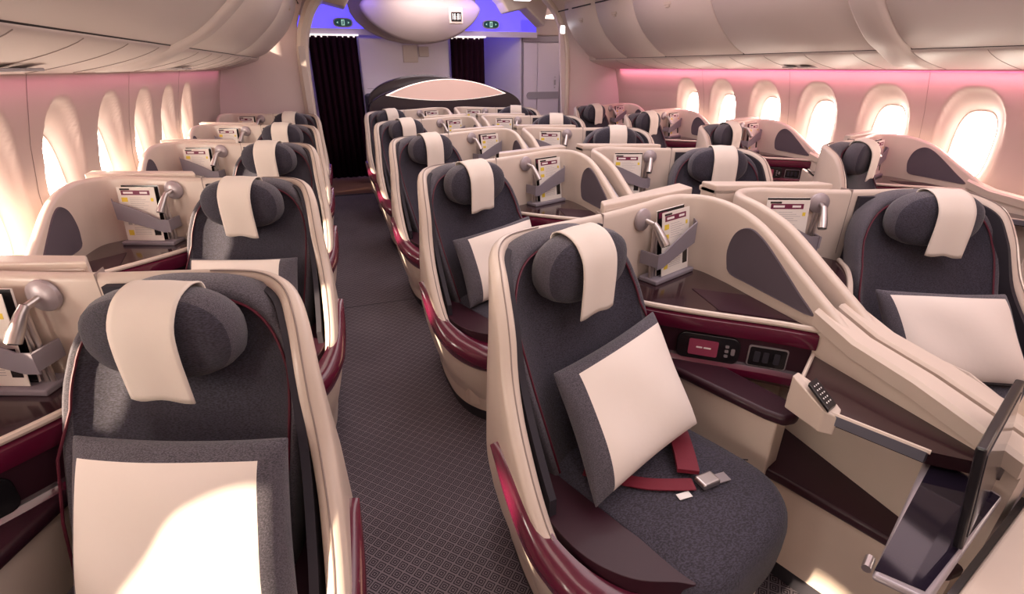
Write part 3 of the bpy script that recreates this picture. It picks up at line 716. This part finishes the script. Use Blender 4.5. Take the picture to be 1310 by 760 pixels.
    for s_, d in ((.040, .0), (.043, .006), (.041, .014), (.028, .022), (.010, .026)): rg.append([SD(lr+s_*math.cos(2*PI*k/24), lw-.012+d, lz+s_*math.sin(2*PI*k/24)) for k in range(24)])
    m_.loft(rg); m_.build('lamp_base', DISC, lampo, angle=.7)
    m_ = MB(); m_.tube([SD(lr, lw+.01, lz), SD(lr+.004, lw+.045, lz-.008)], .009, 10); m_.build('lamp_joint', METAL, lampo)
    m_ = MB(); m_.tube([SD(lr+.004, lw+.045, lz-.004), SD(lr+.008, lw+.060, lz-.022), SD(lr+.016, lw+.085, lz-.062), SD(lr+.020, lw+.095, lz-.080)], [.011, .0135, .018, .018], 14); m_.build('lamp_head', METAL, lampo)
    m_ = MB(); m_.tube([SD(lr+.0200, lw+.0945, lz-.079), SD(lr+.0206, lw+.0965, lz-.083)], .0145, 14); m_.build('lamp_lens', BLACK, lampo)
    # literature pocket
    po = empty('literature_pocket', (0, 0, 0)); po.parent = root
    m_ = MB()
    for dr_ in (0, .016): m_.tube([SD(.478+dr_, lw+.040, .835), SD(.472+dr_, lw+.040, 1.045)], .0065, 8)
    m_.build('pocket_tube', METAL, po)
    m_ = MB(); m_.box((.462, lw, .832), (.712, lw+.085, .850), T=SD); m_.build('pocket_base', STRAP, po, smooth=False, bevel=.005)
    m_ = MB()
    sg = [(.462, .895, .955, 0), (.50, .895, .955, 0), (.56, .915, .985, 0), (.64, .94, 1.02, 0), (.70, .955, 1.04, .002), (.722, .96, 1.045, .03)]
    m_.loft([[SD(r, lw+.074-g, a), SD(r, lw+.079-g, a), SD(r, lw+.079-g, b), SD(r, lw+.074-g, b)] for r, a, b, g in sg])
    m_.box((.458, lw, .905), (.466, lw+.083, .955), T=SD); m_.build('pocket_strap', STRAP, po, angle=.4)
    # monitor with housing at the foot end
    hx = [wl(*p) for p in ((.905, .375), (1.06, .432), (1.372, .55), (1.372, .455), (1.12, .385), (.885, .315))]
    m_ = MB(); m_.prism(hx, .50, 1.142); m_.prism([(x+(0.008 if i in (0, 5) else 0), y+(.012 if i < 3 else 0)) for i, (x, y) in enumerate(hx)], 1.10, 1.125); mh = m_.build('monitor_housing', CREAM, root, smooth=False, bevel=.006)
    def TM(a, b, c):   # a along, b up, c out toward the sitter
        x, y = 1.045+RX*a-FX*c, .424+RY*a-FY*c
        return (*wl(x, y), .66+b)
    m_ = MB(); m_.prism(rr2(.0, .325, .0, .27, .012), .0, .018, T=TM); mo = m_.build('monitor', BLACK, root, bevel=.003)
    m_ = MB(); m_.prism(rr2(.014, .311, .02, .255, .004), .018, .020, T=TM); m_.build('monitor_screen', GLASSB, mo, smooth=False)
    # legs of the foot well
    m_ = MB(); m_.prism([wl(*p) for p in ((.66, .36), (.90, .372), (.90, .322), (.68, .262))], .10, .60); m_.build('footwell_top', CREAM2, root, smooth=False, bevel=.01)
    MS = 1
    return root

def pillow(center, wv, hv, thick, borders, label, group, puff=1.0):
    wv, hv = Vector(wv), Vector(hv); nv = wv.cross(hv).normalized(); N = 26; V = []; F = []; mi = []
    if nv.y > 0: nv = -nv
    l, r, t, b = borders
    for sgn in (1, -1):
        for i in range(N+1):
            for j in range(N+1):
                a = (j/N*2-1); c = (i/N*2-1)
                e = (max(0, 1-abs(a)**3.2)*max(0, 1-abs(c)**3.2))**.55
                ci = 1-.07*(1-abs(a)**2)*abs(c)**6*0-.06*(1-a*a)*(abs(c)**3); cj = 1-.06*(1-c*c)*(abs(a)**3)
                wob = .006*math.sin(a*5+c*3)*e
                p = Vector(wv)*a*.5*cj+Vector(hv)*c*.5*ci+nv*(sgn*(thick*.5*e*puff)+wob)
                V.append(tuple(p))
        o = 0 if sgn == 1 else (N+1)**2
        for i in range(N):
            for j in range(N):
                q = (o+i*(N+1)+j, o+i*(N+1)+j+1, o+(i+1)*(N+1)+j+1, o+(i+1)*(N+1)+j)
                F.append(q); u_ = (j+.5)/N; v_ = (i+.5)/N
                mi.append(1 if (u_ < l or u_ > 1-r or v_ > 1-t or v_ < b) else 0)
    o = link('pillow', V, F, [PILLOWM, FABG], mi=mi, angle=None)
    bm = bmesh.new(); bm.from_mesh(o.data); bmesh.ops.remove_doubles(bm, verts=bm.verts, dist=.0004); bmesh.ops.recalc_face_normals(bm, faces=bm.faces); bm.to_mesh(o.data); bm.free()
    o.location = center
    md = o.modifiers.new('s', 'SUBSURF'); md.levels = 1; md.render_levels = 1
    return tagit(o, label, 'pillow', group)

def brochure(sign, ox, oy, label, label2):
    # printed menu sheet facing the sitter, and a magazine behind it; lw as in the suite
    global MS
    lw = -.112
    def T(r, f, z):
        p = SF(r, f, z); return p
    # in mirrored suites the sheet itself keeps its own reading direction
    r0, r1 = .515, .690
    def TT(u, v, d):           # u 0..1 left to right as seen, v 0..1 up
        uu = u if sign > 0 else 1-u
        f = lw+.066+d-.030*v
        p = SF(r0+(r1-r0)*uu+(0 if sign > 0 else -.07), f, .852+.245*v); return (p[0]*sign, p[1], p[2])
    m_ = MB()
    def q(u0, u1, v0, v1, d0, d1, mi): m_.box((u0, v0, d0), (u1, v1, d1), m=mi, T=TT)
    q(0, 1, 0, 1, 0, .002, 0)
    e_ = .0026
    q(.08, .34, .945, .975, .002, e_, 4); q(.10, .86, .855, .94, .002, e_, 1); q(.16, .42, .88, .915, e_, e_+.0003, 3); q(.60, .80, .88, .915, e_, e_+.0003, 3)
    q(.08, .24, .73, .81, .002, e_, 2); q(.08, .24, .58, .65, .002, e_, 2)
    for k in range(7): q(.30, .62+.25*((k*37) % 5)/5, .80-.035*k, .805-.035*k, .002, e_, 5)
    for k in range(4): q(.12+.16*k, .22+.16*k, .30, .36, .002, e_, 5)
    for k in range(5): q(.26, .70, .24-.03*k, .246-.03*k, .002, e_, 5)
    q(.08, .22, .10, .2, .002, e_, 2); q(.78, .95, .10, .42, .002, e_, 4); q(.86, .93, .74, .80, .002, e_, 2)
    o = m_.build('menu_card', [PAPER, RED, YEL, WHITEP, BLACK, GREYP], smooth=False); o.location = (ox, oy, 0)
    tagit(o, label, 'menu card', 'menu cards in the seat pockets')
    m_ = MB()
    r0, r1 = .508, .680
    m_.box((0, 0, -.022), (1, 1.02, -.016), m=0, T=TT); m_.box((.0, 0, -.016), (1, 1.02, -.0155), m=1, T=TT)
    m_.box((.05, .90, -.0155), (.35, .99, -.0150), m=2, T=TT)
    g_ = m_.build('magazine', [PAPER, BLACK, RED], smooth=False); g_.location = (ox, oy, 0)
    tagit(g_, label2, 'magazine', 'magazines in the seat pockets')

# ---------------------------------------------------------------- place the suites
PITCHY = 1.259
ROW = ['nearest the camera', 'second from the camera', 'third from the camera', 'fourth from the camera', 'farthest from the camera']
protos = {1: make_suite(1, 1), -1: make_suite(-1, 1)}
used = {1: False, -1: False}
COLS = {'C': (1, .66, 1.30, 'centre-left column along the aisle'), 'R': (-1, 2.20, 1.30, 'centre-right column'), 'L': (-1, -.42, 1.22, 'left window column'), 'W': (1, 3.27, 1.22, 'right window column')}
for key, (sg, x, y, nm) in COLS.items():
    for i in range(5):
        if key == 'W' and i == 0: lab = 'charcoal seat in a cream surround, cut off by the right photo edge'
        else: lab = 'charcoal reclining seat in cream surround, %s, %s' % (nm, ROW[i])
        o = protos[sg] if not used[sg] else copy_tree(protos[sg]); used[sg] = True
        o.location = (x, y+PITCHY*i, 0); tagit(o, lab, 'airline seat', 'seats of the '+nm)
        brochure(sg, x, y+PITCHY*i, 'menu card with maroon header, %s pocket of the %s' % (ROW[i].split(' from')[0].replace('nearest the camera', 'nearest'), nm.replace(' along the aisle', '')),
                 'magazine behind the menu card, %s pocket of the %s' % (ROW[i].split(' from')[0].replace('nearest the camera', 'nearest'), nm.replace(' along the aisle', '')))
# the front of the first centre suite: free-standing monitor over a low console instead of a housing
root0 = protos[1]
for ch in list(root0.children):
    if ch.name.split('.')[0] in ('monitor_housing', 'monitor', 'footwell_top'):
        for g in list(ch.children): bpy.data.objects.remove(g)
        bpy.data.objects.remove(ch)
T0 = Vector((*wl(1.06, .40), .95)); Rv = Vector((RX, RY, 0)); Dv = Vector((FX*.032, FY*.032, -.235)); Nv = Rv.cross(Dv.normalized())
if Nv.y < 0: Nv = -Nv
def TQ(a, b, c): p = T0+Rv*a+Dv.normalized()*b+Nv*c; return (p.x, p.y, p.z)
m_ = MB(); m_.prism([(0, 0), (.36, 0), (.36, .237), (0, .237)], 0, .016, T=TQ); mo = m_.build('monitor', BLACK, root0, smooth=False, bevel=.004)
m_ = MB(); m_.prism([(.012, .012), (.348, .012), (.348, .225), (.012, .225)], .016, .0175, T=TQ); m_.build('monitor_screen', GLASSB, mo, smooth=False)
m_ = MB(); m_.prism([(.020, .022), (.34, .022), (.34, .215), (.020, .215)], -.0015, .0, T=TQ); m_.build('monitor_back', BACKG, mo, smooth=False)
fcn = [wl(*p) for p in ((.93, .305), (1.40, .425), (1.40, .27), (.98, .12))]
m_ = MB(); m_.prism(fcn, .09, .683); m_.build('front_console', CREAM, root0, smooth=False, bevel=.008)
m_ = MB(); m_.prism([(x, y+.012) for x, y in fcn[:2]]+[(fcn[1][0], fcn[1][1]), (fcn[0][0], fcn[0][1])], .60, .683); m_.build('console_edge', BLACK, root0, smooth=False)
r0_ = [o for o in bpy.data.objects if o.get('label') == 'charcoal reclining seat in cream surround, centre-right column, nearest the camera'][0]
for ch in list(r0_.children):
    if ch.name.split('.')[0] == 'handset':
        for g in list(ch.children): bpy.data.objects.remove(g)
        bpy.data.objects.remove(ch)
# divider between the two centre columns
for i in range(5):
    m_ = MB(); rings = []
    for y, z in ((1.62, 1.09), (1.45, 1.075), (1.3, 1.03), (1.12, .94), (1.0, .885), (.89, .83), (.7, .80), (.45, .765)):
        rings.append([(1.423-CX, y-1.2, .3), (1.437-CX, y-1.2, .3), (1.437-CX, y-1.2, z-.004), (1.43-CX, y-1.2, z), (1.423-CX, y-1.2, z-.004)])
    m_.loft(rings); o = m_.build('privacy_divider', CRACK, angle=.6); o.location = (CX, 1.2+PITCHY*i, 0)
    tagit(o, 'slim grey privacy divider between the two centre seats, row %s' % ROW[i], 'divider', 'privacy dividers')

# ---------------------------------------------------------------- pillows
pg = 'ivory pillows with grey borders'
pillow((.715, 1.045, .70), (.42, .135, .075), (-.02, .27, .27), .13, (.17, .0, .10, .0), 'ivory pillow with grey edge, tilted on the near centre seat with the red belt', pg)
pillow((-.415, .945, .695), (.46, -.165, 0), (.02, .22, .35), .14, (.06, .12, .11, .0), 'sunlit ivory pillow with grey border on the left seat nearest the camera', pg)
pillow((2.07, 1.015, .675), (.48, -.17, -.02), (.03, .20, .30), .14, (.07, .09, .06, .04), 'ivory pillow on the charcoal seat at the right edge of the picture', pg)
pillow((.73, 1.06+PITCHY, .69), (.47, .14, .05), (-.03, .20, .30), .13, (.16, .0, .09, .0), 'ivory pillow half hidden on the second seat of the centre-left column', pg)
pillow((-.455, .98+PITCHY, .69), (.46, -.14, 0), (.02, .20, .30), .13, (.04, .15, .05, .0), 'ivory pillow with grey right edge on the second left window seat', pg)
# ---------------------------------------------------------------- belt on the near centre seat
e = empty('seat_belt', (.80, .90, .515), 'maroon seat belt with pale buckle lying on the near centre seat cushion', 'seat belt')
def bl(x, y, z): return (x-.80, y-.90, z-.515)
def strap(pts, w, name, m=BELT, th=.004):
    P = cr([Vector(p) for p in pts], 5); rings = []
    for i, p in enumerate(P):
        t = (P[min(i+1, len(P)-1)]-P[max(i-1, 0)]).normalized(); s_ = t.cross(Vector((0, 0, 1))).normalized(); n_ = s_.cross(t)
        rings.append([tuple(p+s_*a*w/2+n_*b) for a, b in ((-1, 0), (1, 0), (1, th), (-1, th))])
    m_ = MB(); m_.loft(rings); return m_.build(name, m, e, angle=.5)
strap([bl(.555, .985, .530), bl(.60, .95, .528), bl(.70, .88, .528), bl(.82, .835, .530)], .042, 'strap')
strap([bl(.915, 1.10, .550), bl(.895, 1.03, .552), bl(.855, .93, .542), bl(.825, .87, .538)], .060, 'padded_strap', th=.014)
m_ = MB(); m_.box((-.030, -.022, 0), (.030, .022, .020), T=lambda a, b, c: bl(.862+a*.98-b*.1, .832+b*.98+a*.1, .526+c)); m_.build('buckle', METAL, e, smooth=False, bevel=.006)
m_ = MB(); m_.box((-.008, -.016, 0), (.030, .016, .004), T=lambda a, b, c: bl(.905+a, .835+b, .524+c)); m_.build('buckle_tongue', CRACK, e, smooth=False)
m_ = MB(); m_.box((-.02, -.010, 0), (.02, .010, .002), T=lambda a, b, c: bl(.775+a, .815+b, .524+c)); m_.build('belt_label', WHITEP, e, smooth=False)
# ---------------------------------------------------------------- tray table at the near centre seat
e = empty('tray_table', (1.12, .44, .70), 'glossy dark tray table with silver frame, pulled out by the lower right monitor', 'tray table')
def tl(x, y): return (x-1.12, y-.44)
TA_ = [tl(1.322, .600), tl(.865, .395), tl(.915, .322), tl(1.332, .442)]
m_ = MB(); m_.prism(TA_, -.012, .004); m_.build('tray_frame', CRACK, e, bevel=.008)
cx_ = sum(p[0] for p in TA_)/4; cy_ = sum(p[1] for p in TA_)/4
m_ = MB(); m_.prism([(cx_+(x-cx_)*.94, cy_+(y-cy_)*.86) for x, y in TA_], .003, .0055); m_.build('tray_surface', GLASSB, e, smooth=False)
for p_ in (((1.285, .600, -.002), (1.315, .614, .0), .010), ((.87, .41, 0), (.90, .425, 0), .009)):
    m_ = MB(); m_.tube([(*tl(*p_[0][:2]), p_[0][2]), (*tl(*p_[1][:2]), p_[1][2])], p_[2], 10); m_.build('hinge', METAL, e)
